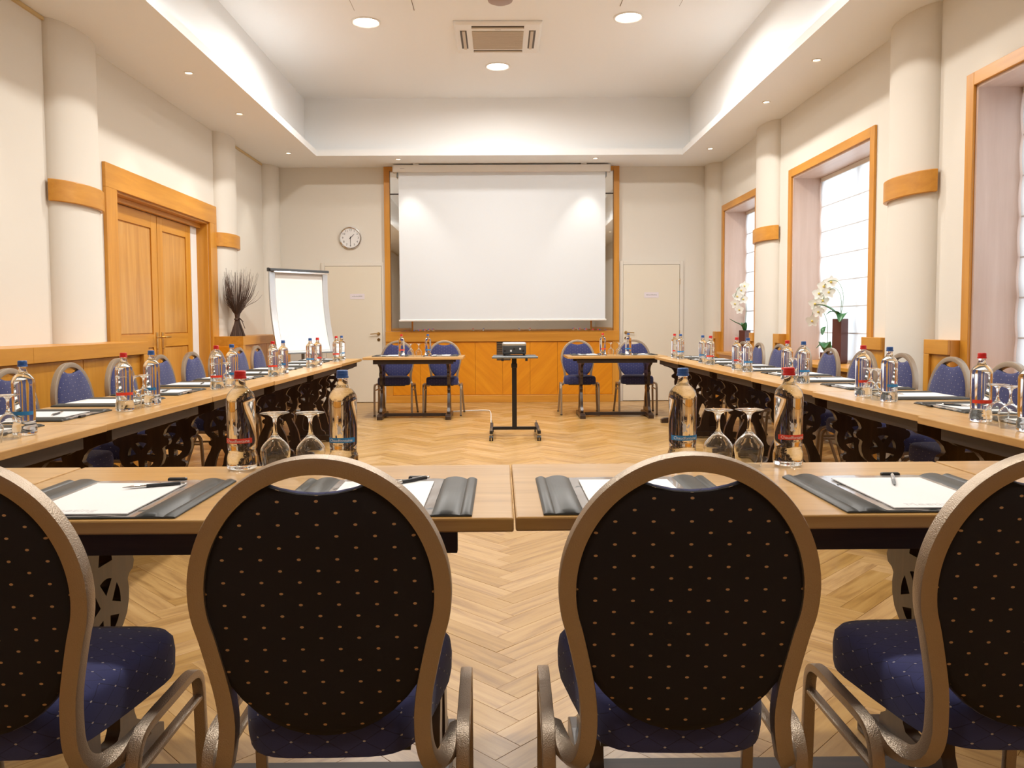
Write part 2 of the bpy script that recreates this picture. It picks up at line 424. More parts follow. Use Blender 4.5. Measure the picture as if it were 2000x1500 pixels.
column(XL, 1, 11.40, 11.90, 'plain cream corner column behind the flipchart', False, .17)
column(XR, -1, 5.765, 6.42, 'cream half-round column with wooden band between nearest and middle windows')
column(XR, -1, 9.02, 9.68, 'cream half-round column with wooden band between middle and farthest windows')
column(XR, -1, 11.39, 11.90, 'plain cream corner column beside the farthest window', False, .17)

# ---- windows
def window(i, a, b, where):
    w_ = S(empty('window_%d' % i, (XR, (a+b)/2, 0)), 'tall wood-framed window in a deep pale reveal, '+where, 'window')
    yc = (a+b)/2; A, B = a-yc, b-yc; x = 0
    box('casing', honey[2], -.022, 0, A, A+CW, .0, W_TOP, w_, .003); box('casing', honey[2], -.022, 0, B-CW, B, .0, W_TOP, w_, .003)
    box('casing', honey[1], -.022, 0, A+CW, B-CW, W_TOP-CW, W_TOP, w_, .003)
    d = .40
    box('reveal_panel', pale[2], .0, d, A+CW, A+CW+.018, SILL, W_TOP-CW, w_); box('reveal_panel', pale[2], .0, d, B-CW-.018, B-CW, SILL, W_TOP-CW, w_)
    box('reveal_panel', pale[1], .0, d, A+CW+.018, B-CW-.018, W_TOP-CW-.018, W_TOP-CW, w_)
    box('sill', honey[1], -.10, d, A+CW+.002, B-CW-.002, SILL-.035, SILL, w_, .004)
    box('apron_panel', honey[1], -.06, -.002, A+CW, B-CW, .1, SILL-.036, w_, .003)
    fr = MB(); q = .345; y0_, y1_, z0_, z1_ = A+CW+.018, B-CW-.018, SILL, W_TOP-CW-.018
    fr.box(q, q+.05, y0_, y0_+.06, z0_, z1_); fr.box(q, q+.05, y1_-.06, y1_, z0_, z1_); fr.box(q, q+.05, y0_+.06, y1_-.06, z0_, z0_+.06); fr.box(q, q+.05, y0_+.06, y1_-.06, z1_-.06, z1_)
    fr.box(q, q+.05, -.035, .035, z0_+.06, z1_-.06)
    fo_ = fr.build('sash_frame', white_paint, w_)
    fr2 = MB(); fr2.box(q+.005, q+.045, y0_+.06, -.035, 1.32, 1.36); fr2.box(q+.005, q+.045, .035, y1_-.06, 1.32, 1.36); fr2.build('glazing_bar', white_paint, w_)
    for ya_, yb_ in ((y0_+.06, -.035), (.035, y1_-.06)):
        box('pane', pane_m, q+.02, q+.026, ya_, yb_, z0_+.06, 1.32, w_); box('pane', pane_m, q+.02, q+.026, ya_, yb_, 1.36, z1_-.06, w_)
    # roman blind
    bl = tag(empty('roman_blind', (XR+.30, yc, 0)), 'white translucent roman blind covering the %s window' % where.split()[0], 'blind', 'white roman blinds')
    box('headrail', white_p, -.012, .02, y0_+.01, y1_-.01, z1_-.045, z1_-.002, bl)
    zt = z1_-.045; n = 7; hgt = (zt-(SILL+.03))/n
    for k in range(n):
        za, zb = zt-(k+1)*hgt, zt-k*hgt; mb = MB(); vs, fs = [], []; R = 6
        for sgn in (0, 1):
            for j in range(R+1):
                t = j/R; bx = -.010*sin(pi*t)+.0012*sgn
                vs += [(bx, y0_+.012, za+(zb-za)*t), (bx, y1_-.012, za+(zb-za)*t)]
        M2 = 2*(R+1)
        for j in range(R): fs += [(2*j,2*j+1,2*j+3,2*j+2)]
        mb.add(vs[:M2], fs); mb.build('fold', blind_m, bl, smooth=60)
        if k < n-1: box('seam_rod', mat('seam_tape', (.58,.56,.56), .7), -.004, .004, y0_+.012, y1_-.012, za-.005, za+.005, bl)
    box('bottom_bar', white_p, -.006, .008, y0_+.012, y1_-.012, SILL+.012, SILL+.03, bl)
window(1, *WIN[0], 'nearest the viewer'); window(2, *WIN[1], 'middle of the right wall'); window(3, *WIN[2], 'farthest along the right wall')

# ---- wainscot
def wains_right(a, b, label):
    o = S(MB().box(XR-.085, XR, a, b, 0, 1.02).build('wainscot', honey[2]), label, 'panelling')
    f = .10; st_ = min(.07, (b-a)*.35)
    box('top_rail', honey[1], XR-.105, XR-.085, a, b, 1.02-f, 1.022, o, .003); box('stile', honey[2], XR-.105, XR-.085, b-st_, b, 0, 1.02-f, o, .003)
    return o
wains_right(5.412, 5.72, 'honey wood dado panel between the nearest window and its column')
wains_right(6.37, 6.716, 'honey wood dado panel on the near side of the middle window')
wains_right(8.715, 8.90, 'narrow honey wood dado panel on the far side of the middle window')
wains_right(9.62, 9.758, 'narrow honey wood dado panel on the near side of the farthest window')
wains_right(11.317, 11.42, 'narrow honey wood dado panel in the far right corner')
wains_right(YF, 3.358, 'long honey wood dado panel on the right wall nearest the viewer')
def wains_left(xf, a, b, label, end):
    o = S(MB().box(XL, xf-.04, a, b, 0, .915).build('wainscot', honey[2]), label, 'panelling')
    nr = max(1, round((b-a)/1.6))
    for k in range(nr): box('top_rail', honey[1], XL, xf, a+(b-a)*k/nr+.0006, a+(b-a)*(k+1)/nr-.0006, .915, 1.017, o, .002)
    n = max(1, round((b-a)/.95)); wd = (b-a)/n
    for k in range(n):
        box('panel', honey[2], xf-.04, xf-.034, a+k*wd+.004, a+(k+1)*wd-.004, .12, .91, o, .002)
    for y_ in (a, b-.09): box('stile', honey[2], xf-.0401, xf-.001, y_, y_+.09, .0, .914, o, .003)
    box('plinth', honey[1], xf-.04, xf-.015, a+.09, b-.09, 0, .115, o, .003)
    if end: box('end_panel', honey_diag[0], XL+.02, xf-.06, a-.012, a, .1, .9, o, .003)
wains_left(-2.942, YF, 6.70, 'deep honey wood dado ledge along the near left wall', False)
wains_left(-2.985, 9.30, 11.38, 'deep honey wood dado ledge carrying the dried twigs', True)

# ---- wooden double door (left wall)
d1 = S(empty('door_1', (XL, 8.15, 0)), 'honey wood double door in a broad wooden casing on the left wall', 'door')
def dbox(n, m, x0,x1,y0,y1,z0,z1, par=d1, bev=.003): return box(n, m, x0, x1, y0-8.15, y1-8.15, z0, z1, par, bev)
dbox('casing', honey[2], 0, .03, 6.83, 7.03, 0, 2.328); dbox('casing', honey[2], 0, .03, 9.26, 9.47, 0, 2.328); dbox('casing', honey[1], 0, .03, 6.83, 9.47, 2.328, 2.535)
dbox('jamb', honey[2], -.158, 0, 7.0302, 7.05, 0, 2.327); dbox('jamb', honey[2], -.158, 0, 9.24, 9.2598, 0, 2.327); dbox('jamb', honey[1], -.158, 0, 7.05, 9.24, 2.308, 2.3278)
dbox('head_stop', honey[1], -.12, -.075, 7.05, 9.24, 2.262, 2.308)
dbox('side_light', white_paint, -.158, -.125, 9.065, 9.24, 0, 2.262)
for (a, b, hy) in ((7.055, 8.175, 8.11), (8.185, 9.06, 8.24)):
    lf = dbox('leaf', honey[2], -.158, -.142, a, b, 0.003, 2.26); s_ = .13
    for (u0, u1) in ((a, a+s_), (b-s_, b)): dbox('stile', honey[2], -.142, -.126, u0, u1, .005, 2.26, lf)
    for (z0, z1) in ((.005,.2), (.93,1.06), (2.12,2.26)): dbox('rail', honey[1], -.142, -.1265, a+s_, b-s_, z0, z1, lf)
    dbox('panel', door_wood, -.142, -.134, a+s_+.012, b-s_-.012, .212, .918, lf, .006); dbox('panel', door_wood, -.142, -.134, a+s_+.012, b-s_-.012, 1.072, 2.108, lf, .006)
    mb = MB(); y_ = hy-8.15; sg = -1 if hy < 8.15 else 1
    mb.box(-.126, -.120, y_-.02, y_+.02, .86, 1.08); mb.tube([(-.12,y_,1.03),(-.085,y_,1.03),(-.08,y_+sg*.01,1.03),(-.08,y_+sg*.11,1.03)], .008, n=8)
    mb.lathe([(0,0),(.014,0),(.014,.006),(0,.006)], 12, (-.115, y_, .91)); mb.build('handle', brass, lf, smooth=40)

# ---- cream doors in the far wall
def far_door(i, a, b, hside, label):
    o = S(empty('door_%d' % i, ((a+b)/2, YW, 0)), label, 'door'); A, B = a-(a+b)/2, b-(a+b)/2
    for (x0,x1,z0,z1) in ((A-.055,A-.004,0,2.05),(B+.004,B+.055,0,2.05),(A-.004,B+.004,1.998,2.05)): box('casing', cream, x0, x1, -.022, 0, z0, z1, o, .004)
    box('shadow_gap', mat('door_gap', (.16,.11,.07), .9), A-.004, B+.004, -.003, 0, 0, 1.998, o)
    lf = box('leaf', cream_door, A, B, -.016, -.003, .008, 1.994, o, .002)
    hx_ = (B-.085) if hside > 0 else (A+.04); sg = -1 if hside > 0 else 1
    if hside > 0: hx_ = B-.05
    mb = MB(); mb.tube([(hx_,-.016,1.01),(hx_,-.06,1.01)], .011, n=10); mb.tube([(hx_,-.058,1.01),(hx_+sg*.03,-.06,1.012),(hx_+sg*.115,-.058,1.006)], .0075, n=8)
    mb.tube([(hx_,-.016,1.01),(hx_,-.022,1.01)], .024, n=16); mb.build('handle', brass, lf, smooth=40)
    MB().tube([(hx_,-.016,.925),(hx_,-.024,.925)], .022, n=16).build('lock', mat('dark_brass', (.22,.13,.04), .35, .9), lf, smooth=40)
    sx = .055 if i == 2 else .0
    sg_ = box('door_sign', lilac, sx-.105, sx+.105, -.019, -.016, 1.515, 1.595, lf)
    mb = MB(); x_ = -.075; rr = random.Random(i)
    while x_ < .07:
        l_ = rr.uniform(.006, .012); mb.box(sx+x_, sx+x_+l_, -.0195, -.019, 1.549, 1.549+rr.choice((.012,.012,.018))); x_ += l_+.0035
    mb.build('small_print', ink_g, sg_)
    for z_ in (.3, 1.0, 1.75): box('hinge', brass, (A-.008 if hside > 0 else B), (A if hside > 0 else B+.008), -.026, -.016, z_-.04, z_+.04, lf)
far_door(2, -2.544, -1.724, 1, 'flush cream door between flipchart and screen')
far_door(3, 1.804, 2.628, -1, 'flush cream door right of the screen')
S(box('baseboard_back', mat('brown_skirting', (.30,.17,.07), .5), XL, -2.60, YW-.01, YW, 0, .012), 'thin brown skirting line at the foot of the far wall, left', 'skirting')
S(box('baseboard_right', MATS['brown_skirting'], 2.69, 3.0, YW-.01, YW, 0, .012), 'thin brown skirting line at the foot of the far wall, right', 'skirting')

# ---- panelled wood dado under the mirror, far wall
dado = S(box('panelling', honey[0], -1.667, 1.738, YW-.05, YW, 0, .89), 'honey veneered wood panelling under the mirror on the far wall', 'panelling')
box('top_rail', honey[0], -1.667, 1.738, YW-.085, YW, .89, 1.043, dado, .004); box('plinth', honey[0], -1.667, 1.738, YW-.10, YW-.05, 0, .107, dado, .004)
for x_ in (-1.667, 1.638): box('stile', honey[2], x_, x_+.10, YW-.075, YW-.05, .107, .89, dado, .003)
npan = 8; pw = (1.638+1.567)/npan
for k in range(npan):
    box('panel', honey_diag[0 if k < npan/2 else 1], -1.567+k*pw+.002, -1.567+(k+1)*pw-.002, YW-.062, YW-.05, .112, .885, dado, .001)

# ---- mirror above it
mir = tag(empty('wall_mirror', (0.035, YW, 1.043)), 'large wood-framed mirror with wooden bars behind the projection screen', 'mirror')
def mbx(n, m, x0,x1,z0,z1, y0_, y1_, bev=.003): return box(n, m, x0-.035, x1-.035, y0_, y1_, z0-1.043, z1-1.043, mir, bev)
mbx('frame', honey[2], -1.667, -1.585, 1.044, SOF-.002, -.06, 0); mbx('frame', honey[2], 1.656, 1.738, 1.044, SOF-.002, -.06, 0); mbx('frame', honey[0], -1.585, 1.656, SOF-.062, SOF-.002, -.06, 0)
xs = [-1.585, -1.28, 1.335, 1.656]; zs = [1.046, 3.03, SOF-.062]
for i in range(3):
    for j in range(2): mbx('pane', mirror_m, xs[i]+.002, xs[i+1]-.002, zs[j]+.001, zs[j+1]-.001, -.012, -.004, 0)
for x_ in xs[1:3]: mbx('mullion', honey[2], x_-.012, x_+.012, 1.046, SOF-.062, -.02, -.0125, .002)
mbx('crossbar', darkrail, -1.585, 1.656, 3.022, 3.038, -.021, -.0125, .001)
# ================================================================== CEILING AND WALL FITTINGS
# projection screen
scr = tag(empty('projection_screen', (.04, 11.46, SOF)), 'wide white pull-down projection screen on the far wall', 'screen')
def sb(n, m, x0,x1,y0_,y1_,z0,z1,bev=0, par=scr): return box(n, m, x0-.04, x1-.04, y0_-11.46, y1_-11.46, z0-SOF, z1-SOF, par, bev)
hs = sb('housing', white_p, -1.501, 1.573, 11.42, 11.53, 3.296, 3.396, .008)
sb('end_cap', white_p, -1.508, -1.501, 11.417, 11.533, 3.293, 3.399, .003, hs); sb('end_cap', white_p, 1.573, 1.580, 11.417, 11.533, 3.293, 3.399, .003, hs)
sb('name_plate', ink_g, -1.40, -1.34, 11.4185, 11.42, 3.342, 3.348, 0, hs)
sb('bracket', white_p, -1.22, -1.14, 11.44, 11.50, 3.396, SOF); sb('bracket', white_p, 1.16, 1.24, 11.44, 11.50, 3.396, SOF)
sb('roller_pin', grey_p, -1.447, -1.432, 11.45, 11.47, 3.23, 3.296); sb('roller_pin', grey_p, 1.512, 1.527, 11.45, 11.47, 3.23, 3.296)
sb('cloth', screen_m, -1.429, 1.51, 11.459, 11.461, 1.21, 3.30)
sb('weight_bar', white_p, -1.445, 1.526, 11.448, 11.472, 1.186, 1.212, .006)

# clock, about half past one
ck = tag(empty('wall_clock', (-2.165, YW, 2.404)), 'round chrome-rimmed wall clock above the left cream door', 'clock')
def yl(prof, n=40):
    mb = MB(); mb.lathe(prof, n); mb.v = [(x, -z, y) for x, y, z in mb.v]; return mb
yl([(.150,.0),(.158,.0),(.163,.02),(.160,.034),(.150,.036),(.143,.030),(.143,0)]).build('rim', chrome, ck, smooth=35)
yl([(0,0),(.148,0),(.148,.018),(0,.018)]).build('dial', mat('clock_dial', (.80,.80,.80), .5), ck, smooth=30)
for k in range(1, 13):
    a = pi/2-2*pi*k/12; me = text_mesh(str(k), .042, .0005, 'numeral')
    ob('numeral', me, ink_b, ck, loc=(.112*cos(a), -.0187, .112*sin(a)), rot=(pi/2, 0, 0))
for nm, ln, wd, an in (('hour_hand', .075, .011, pi/2-2*pi*1.5/12), ('minute_hand', .115, .008, -pi/2)):
    mb = MB(); mb.prism([(-.02,-wd/2),(ln,-wd/2*.5),(ln,wd/2*.5),(-.02,wd/2)], -.0215, -.0200, 1)
    mb.v = [(x*cos(an)-z*sin(an), y, x*sin(an)+z*cos(an)) for x, y, z in mb.v]; mb.build(nm, ink_b, ck)
yl([(0,.018),(.008,.018),(.008,.023),(0,.023)], 14).build('hub', ink_b, ck, smooth=30)

# wall vent behind the projector
vn = tag(empty('wall_vent', (.05, YW-.062, .76)), 'dark louvred vent in the panelling behind the projector', 'vent')
box('frame', black_p, -.10, .10, -.004, 0, -.145, .145, vn)
for k in range(11): box('slat', mat('vent_slat', (.16,.10,.05), .5), -.092, .092, -.010, -.004, -.135+k*.0255, -.124+k*.0255, vn)

# air conditioning cassette
ac = tag(empty('air_conditioner', (-.005, 8.72, TZ)), 'square white ceiling cassette air conditioner', 'air conditioner')
mb = MB(); mb.rings([[(sx*w_, sy*w_, z_) for sx, sy in ((-1,-1),(1,-1),(1,1),(-1,1))] for w_, z_ in ((.455,0),(.455,-.018),(.43,-.035))])
mb.build('panel', white_p, ac, bevel=.006)
def acb(n, m, x0,x1,y0_,y1_,z0,z1,bev=0): return box(n, m, x0,x1,y0_,y1_,-z1,-z0, ac, bev)
acb('outlet', dark_slot, -.27, .27, -.395, -.325, .034, .0365); acb('outlet', dark_slot, -.395, -.325, -.27, .27, .034, .0365); acb('outlet', dark_slot, .325, .395, -.27, .27, .034, .0365); acb('outlet', dark_slot, -.27, .27, .325, .395, .034, .0365)
acb('flap', mat('flap_plastic', (.58,.48,.36), .5), -.265, .265, -.37, -.345, .0365, .048, .003); acb('flap', MATS['flap_plastic'], -.265, .265, .335, .36, .0365, .048, .003)
acb('flap', MATS['flap_plastic'], -.372, -.34, -.265, .265, .0365, .048, .003); acb('flap', MATS['flap_plastic'], .34, .372, -.265, .265, .0365, .048, .003)
gr = acb('grille', grille_m, -.27, .27, -.255, .27, .0355, .043, .004)
for k in range(24): box('grille_bar', mat('grille_bar_plastic', (.62,.52,.40), .5), -.265, .265, -.248+k*.0218, -.241+k*.0218, -.047, -.043, gr)
acb('badge', mat('badge_grey', (.35,.30,.24), .4), -.03, .03, -.300, -.292, .036, .037)

# downlights
def downlight(x, y, label):
    o = tag(empty('downlight', (x, y, TZ)), label, 'downlight', 'round ceiling downlights')
    MB().lathe([(.125,0),(.150,0),(.150,-.006),(.135,-.012),(.125,-.006),(.125,0)], 32).build('rim', white_p, o, smooth=35)
    MB().lathe([(0,-.004),(.125,-.004),(.125,0),(0,0)], 32).build('lens', lens_m, o, smooth=35)
    lamp('downlight_lamp', 'AREA', (x, y, TZ-.02), DL_W, DL_C, aim=(x, y, 0), shape='DISK', size=.24, spread=radians(DL_S))
DL_W, DL_C, DL_S = 68, (1.0, .97, .93), 172
downlight(-1.345, 8.30, 'lit round downlight in the upper ceiling, left of the air conditioner')
downlight(1.31, 8.19, 'lit round downlight in the upper ceiling, right of the air conditioner')
DL_W = 24
downlight(-.01, 9.71, 'lit round downlight between air conditioner and far tray edge')
DL_S = 148
for k, (x, y) in enumerate(((-1.35, 5.4), (1.31, 5.4), (0, 6.6), (-1.35, 2.5), (1.31, 2.5), (-1.35, -.1), (1.31, -.1))):
    DL_W = 25 if y > 1 else 8  # weak pair behind the viewer, added to brighten the table front edges
    downlight(x, y, 'lit round downlight overhead nearer the viewer, %s of the seven out of frame' % ORD[k])
# neutral fill strips added on the ledge behind the soffit lip to brighten ceiling
def cove(x0, y0_, x1, y1_, label):
    o = tag(empty('added_fill_strip', ((x0+x1)/2, (y0_+y1_)/2, SOF+.083)), label, 'added fill light', 'added fill light strips'); hx_, hy_ = abs(x1-x0)/2+.02, abs(y1_-y0_)/2+.02
    box('channel', white_p, -hx_, hx_, -hy_, hy_, 0, .015, o); box('diffuser', fill_m, -hx_+.008, hx_-.008, -hy_+.008, hy_-.008, .015, .02, o)
    lamp('added_fill_lamp', 'AREA', ((x0+x1)/2, (y0_+y1_)/2, SOF+.083+.024), FILL_W*2*max(hx_, hy_), (.93, .97, 1.0), shape='RECTANGLE', size=2*hx_-.02, size_y=2*hy_-.02, spread=radians(130)).rotation_euler = (0, math.copysign(radians(180-58), -x0), 0)
FILL_W = .8; fill_m = emit('added_fill_diffuser', (.93,.97,1.0), .8)
cove(-2.58, -1.4, -2.58, 9.4, 'added fill light strip, unseen behind the left soffit lip'); cove(2.55, -1.4, 2.55, 9.4, 'added fill light strip, unseen behind the right soffit lip')
# small recessed spots in the soffit
def spot(x, y, aim, label, wt=None):
    o = tag(empty('recessed_spot', (x, y, SOF)), label, 'spotlight', 'small recessed halogen spots')
    MB().lathe([(.028,0),(.044,0),(.044,-.004),(.036,-.008),(.028,-.003)], 20).build('ring', white_p, o, smooth=35)
    MB().lathe([(0,-.002),(.028,-.002),(.028,.0),(0,.0)], 20).build('bulb', halo_m, o, smooth=35)
    lamp('spot_lamp', 'SPOT', (x, y, SOF-.02), wt or SP_W, SP_C, aim=aim, spot_size=radians(56), spot_blend=.8, shadow_soft_size=.03)
SP_W, SP_C = 18, (1.0, .94, .84)
for k, y in enumerate((10.71, 8.725, 7.322, 5.0, 3.4)):
    spot(-2.785, y, (-3.33, y, 1.35), 'small halogen spot in the left soffit, %s from the far wall' % ORD[k])
for k, y in enumerate((10.535, 8.341, 7.028, 5.2, 3.4)):
    spot(2.757, y, (3.13, y, 1.35), 'small halogen spot in the right soffit, %s from the far wall' % ORD[k], 11)
spot(-1.386, 11.12, (-1.1, 11.44, 1.9), 'small halogen spot above the left end of the screen', 24); spot(1.327, 11.12, (1.15, 11.44, 1.9), 'small halogen spot above the right end of the screen', 24)
# ceiling speaker, access hatches
sp = tag(empty('ceiling_speaker', (.02, 7.75, TZ)), 'round brownish ceiling speaker at the top edge of the picture', 'speaker')
MB().lathe([(0,-.03),(.08,-.028),(.115,-.012),(.12,0),(0,0)], 28).build('cover', mat('mauve_grey', (.40,.31,.28), .6), sp, smooth=40)
def hatch(x0,x1,y0_,y1_,label):
    o = tag(empty('access_hatch', ((x0+x1)/2, (y0_+y1_)/2, TZ)), label, 'hatch', 'ceiling access hatches'); hx_, hy_ = (x1-x0)/2, (y1_-y0_)/2
    box('gap', mat('hatch_gap', (.22,.17,.13), .8), -hx_, hx_, -hy_, hy_, -.002, 0, o); box('lid', ceil_m, -hx_+.006, hx_-.006, -hy_+.006, hy_-.006, -.006, -.002, o)
hatch(-1.41, -.82, 7.41, 8.00, 'square access hatch in the upper ceiling, left'); hatch(1.18, 1.76, 7.33, 7.91, 'square access hatch in the upper ceiling, right')
# ================================================================== FURNITURE
# ---- trestle table (long axis local x, users sit at local -y)
def half(pts): return pts + [(-x, z) for x, z in pts[::-1]]
OUT = [(.268,.692),(.262,.672),(.235,.655),(.19,.642),(.150,.625),(.128,.600),(.118,.575),(.125,.562),(.142,.555),(.150,.538),(.143,.520),(.122,.512),
       (.112,.500),(.118,.475),(.116,.445),(.104,.415),(.082,.392),(.060,.380),(.060,.370),(.078,.364),(.085,.350),(.078,.334),(.062,.328),
       (.072,.300),(.094,.26),(.112,.22),(.122,.18),(.128,.14),(.140,.115),(.165,.10),(.172,.085),(.172,.066)]
def circ(cx, cz, r0, r1, a0, a1, n=5):
    o = [(cx+r1*cos(a0+(a1-a0)*i/n), cz+r1*sin(a0+(a1-a0)*i/n)) for i in range(n+1)]
    return o + [(cx+r0*cos((a0+a1)/2)-.0, cz+r0*sin((a0+a1)/2))]
holes = [[(.020,.645),(.024,.62),(.034,.572),(-.034,.572),(-.024,.62),(-.020,.645)]]
for k in range(5):
    a = pi/2+2*pi*k/5; holes.append(circ(0, .462, .030, .072, a-.42, a+.42))
holes.append([(.010,.305),(.026,.27),(.042,.22),(.050,.17),(.048,.13),(.034,.112),(-.034,.112),(-.048,.13),(-.050,.17),(-.042,.22),(-.026,.27),(-.010,.305)])
tr_me = fill2d([half(OUT)]+holes, .017, 'trestle')
for v in tr_me.vertices: v.co = Vector((v.co.z, v.co.x, v.co.y))
tr_me.materials.append(darkwood)
def make_table(L=1.2, tl=.41):
    t = empty('trestle_table')
    box('table_top', oak_top, -L/2+.002, L/2-.002, -.31, .31, .725, .755, t, .004)
    for s in (-1, 1):
        box('apron_rail', darkrail, -L/2+.12, L/2-.12, s*.262-.012, s*.262+.012, .672, .7249, t, .002)
    for s in (-1, 1):
        box('cross_rail', darkrail, s*tl-.02, s*tl+.02, -.25, .25, .692, .7249, t, .002)
        ob('trestle', tr_me, None, t, loc=(s*tl, 0, 0))
        mb = MB()
        mb.prism([(-.27,0),(-.27,.042),(-.235,.058),(-.16,.066),(.16,.066),(.235,.058),(.27,.042),(.27,0),(.20,0),(.18,.014),(-.18,.014),(-.20,0)], s*tl-.033, s*tl+.033, 0)
        mb.build('foot', darkwood, t, bevel=.003)
    box('stretcher', darkrail, -tl+.017, tl-.017, -.035, .035, .018, .052, t, .003)
    return t
table0 = make_table(); short_l = make_table(.97, .33)

# ---- banquet chair (faces local +y)
def back_y(z): return -.208-.052*(z-.45)/.48
def make_chair():
    c = empty('banquet_chair')
    # back frame
    pts = []
    for i in range(13):
        a = pi/2-i*(pi/2+.36)/12; pts.append((.207*cos(a), .699+.222*sin(a)))
    right = [(x, back_y(z), z) for x, z in pts] + [(.182,back_y(.568),.568),(.172,back_y(.515),.515),(.168,-.210,.465),(.171,-.210,.42),(.180,-.200,.385),(.193,-.168,.364),(.210,-.12,.362),(.226,-.07,.376)]
    full = [(-x, y, z) for x, y, z in right[::-1]][:-1] + right
    MB().tube(cr(full, 3), .0150, .0150, ref=(0,1,.1), flat=True).build('back_frame', frame_m, c, smooth=32)
    # padded backrest with hand hole at the top
    def outline(n=40):
        o = []
        for i in range(n):
            a = pi/2+2*pi*i/n; x, z = .203*cos(a), .676+.243*sin(a)
            o.append((x, z))
        res = []
        for x, z in o:
            if z > .872 and abs(x) < .098: z = min(z, .872+.022*(abs(x)/.098)**2)
            res.append((x, z))
        return res
    ol = outline(); zc = .66
    def lay(scs, outs):
        return [[(x*s, back_y(zc+(z-zc)*s)+d, zc+(z-zc)*s) for x, z in ol] for s, d in zip(scs, outs)]
    MB().rings(lay((.985,1.0,.985,.90,.55,.02), (.0,.006,.016,.023,.028,.030))).build('backrest', blue_fab, c, smooth=60, uv=True)
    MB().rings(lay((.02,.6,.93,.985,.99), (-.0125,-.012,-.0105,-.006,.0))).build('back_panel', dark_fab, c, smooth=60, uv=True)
    # seat cushion
    def plan(s, z, e=0):
        o = []
        for i in range(36):
            a = 2*pi*i/36; cx_, sy_ = cos(a), sin(a)
            x = math.copysign(abs(cx_)**.42, cx_); y = math.copysign(abs(sy_)**.42, sy_)
            wd = .186+.034*y
            o.append((x*wd*s, y*.203*s+.0, z))
        return o
    MB().rings([plan(.93,.384), plan(.985,.389), plan(1,.405), plan(1.005,.44), plan(.99,.466), plan(.945,.479), plan(.8,.486), plan(.4,.490), plan(.02,.491)]).build('seat', blue_fab, c, smooth=50, uv=True)
    box('seat_board', black_p, -.14, .14, -.15, .16, .374, .384, c)
    for s in (-1, 1):
        X = .234*s
        rail = cr([(X,-.135,.300),(X,-.128,.345),(X,-.105,.378),(X,-.06,.388),(X,.06,.388),(X,.13,.388),(X,.170,.378),(X,.190,.350),(X,.196,.300)], 3)
        sf = MB().tube(rail, .0090, .0125, ref=(1,0,0), flat=True).build('side_rail', frame_m, c, smooth=32)
        MB().tube([(X,.196,.30),(X,.212,.012)], .0090, .0125, ref=(1,0,0), flat=True).build('leg', frame_m, c, smooth=32)
        MB().tube([(X,-.135,.30),(X+.02*s,-.225,.012)], .0090, .0125, ref=(1,0,0), flat=True).build('leg', frame_m, c, smooth=32)
        MB().tube([(X,.205,.012),(X,.212,.0)], .0145, n=10).build('foot_cap', black_p, c, smooth=50)
        MB().tube([(X+.02*s,-.2235,.012),(X+.021*s,-.228,.0)], .0145, n=10).build('foot_cap', black_p, c, smooth=50)
        MB().tube([(X,-.132,.318),(X,.193,.318)], .007, .011, n=8, ref=(1,0,0), power=3).build('brace', frame_m, c, smooth=50)
    return c
chair0 = make_chair()

# ---- bottle
BP = [(0,.004),(.030,.002),(.0365,.006),(.038,.016),(.0375,.036),(.0345,.046),(.034,.054),(.0352,.066),(.0358,.10),(.0362,.15),(.0364,.182),(.0360,.194),(.0325,.208),(.0245,.219),(.0170,.228),(.0135,.240),(.0133,.252),(.0145,.254),(.0145,.258),(.0,.258)]
def make_bottle(cap, lab, name):
    b = empty('water_bottle')
    prof = []
    P = cr([(r*1.06 if r > .02 else r, z, 0) for r, z in BP[1:-3]], 3)
    MB().lathe([(0,.004)]+[(p.x, p.y) for p in P]+[(.0145,.254),(.0145,.258),(0,.258)], 32).build('glass_body', water, b, smooth=45)
    cp = MB().lathe([(0,.272),(.0135,.272),(.0152,.270),(.0155,.256),(.0168,.2555),(.0168,.2505),(.0150,.2505),(.0150,.2585),(0,.2585)], 28).build('cap', cap, b, smooth=35)
    MB().tube([(.0156*cos(2*pi*k/24), .0156*sin(2*pi*k/24), .2632) for k in range(24)], .0007, n=6, closed=True).build('cap_rib', cap, cp)
    # printed label band on the side that faces -y
    def cyl(poly_pts, r): return [(r*sin(x/r), -r*cos(x/r), z) for x, z in poly_pts]
    mb = MB(); n = 18; r = .0388; w_ = .042
    vs, fs = [], []
    for i in range(n+1):
        x = -w_/1.0+2*w_/1.0*i/n; vs += cyl([(x, .076+.0006*i/n), (x, .0895+.0006*i/n)], r)
    fs = [(2*i,2*i+2,2*i+3,2*i+1) for i in range(n)]
    nv = len(vs); vs += [(x*1.012, y*1.012, z) for x, y, z in vs]; fs += [(a+nv,b_+nv,c_+nv,d_+nv) for a,b_,c_,d_ in fs]
    mb.add(vs, fs); lb = mb.build('label_band', lab, b, smooth=60)
    return b, lb, cyl
bot_red, lb_r, cyl = make_bottle(red_p, redlab, 'red'); bot_blue, lb_b, _ = make_bottle(blue_p, bluelab, 'blue')
def bend(me, z0, r=.0394):
    for v in me.vertices:
        x, z, d = v.co.x, v.co.y+z0, v.co.z; rr = r+d; v.co = (rr*sin(x/r), -rr*cos(x/r), z)
    return me
tm = bend(text_mesh('Chaudfontaine', .0115, .0002), .0826); tm.materials.append(ink_w)
wing = [[(x*.72, y*.72) for x, y in p_] for p_ in [[(0,0),(.003,.010),(.001,.019),(-.004,.024),(-.010,.021),(-.013,.013),(-.010,.005),(-.012,-.006),(-.006,-.010),(0,-.004),(.004,-.011),(.007,-.006),(.004,.0)],
        [(.004,.006),(.008,.016),(.016,.024),(.014,.013),(.010,.005)], [(-.003,.012),(-.010,.028),(-.016,.033),(-.012,.022)]]]
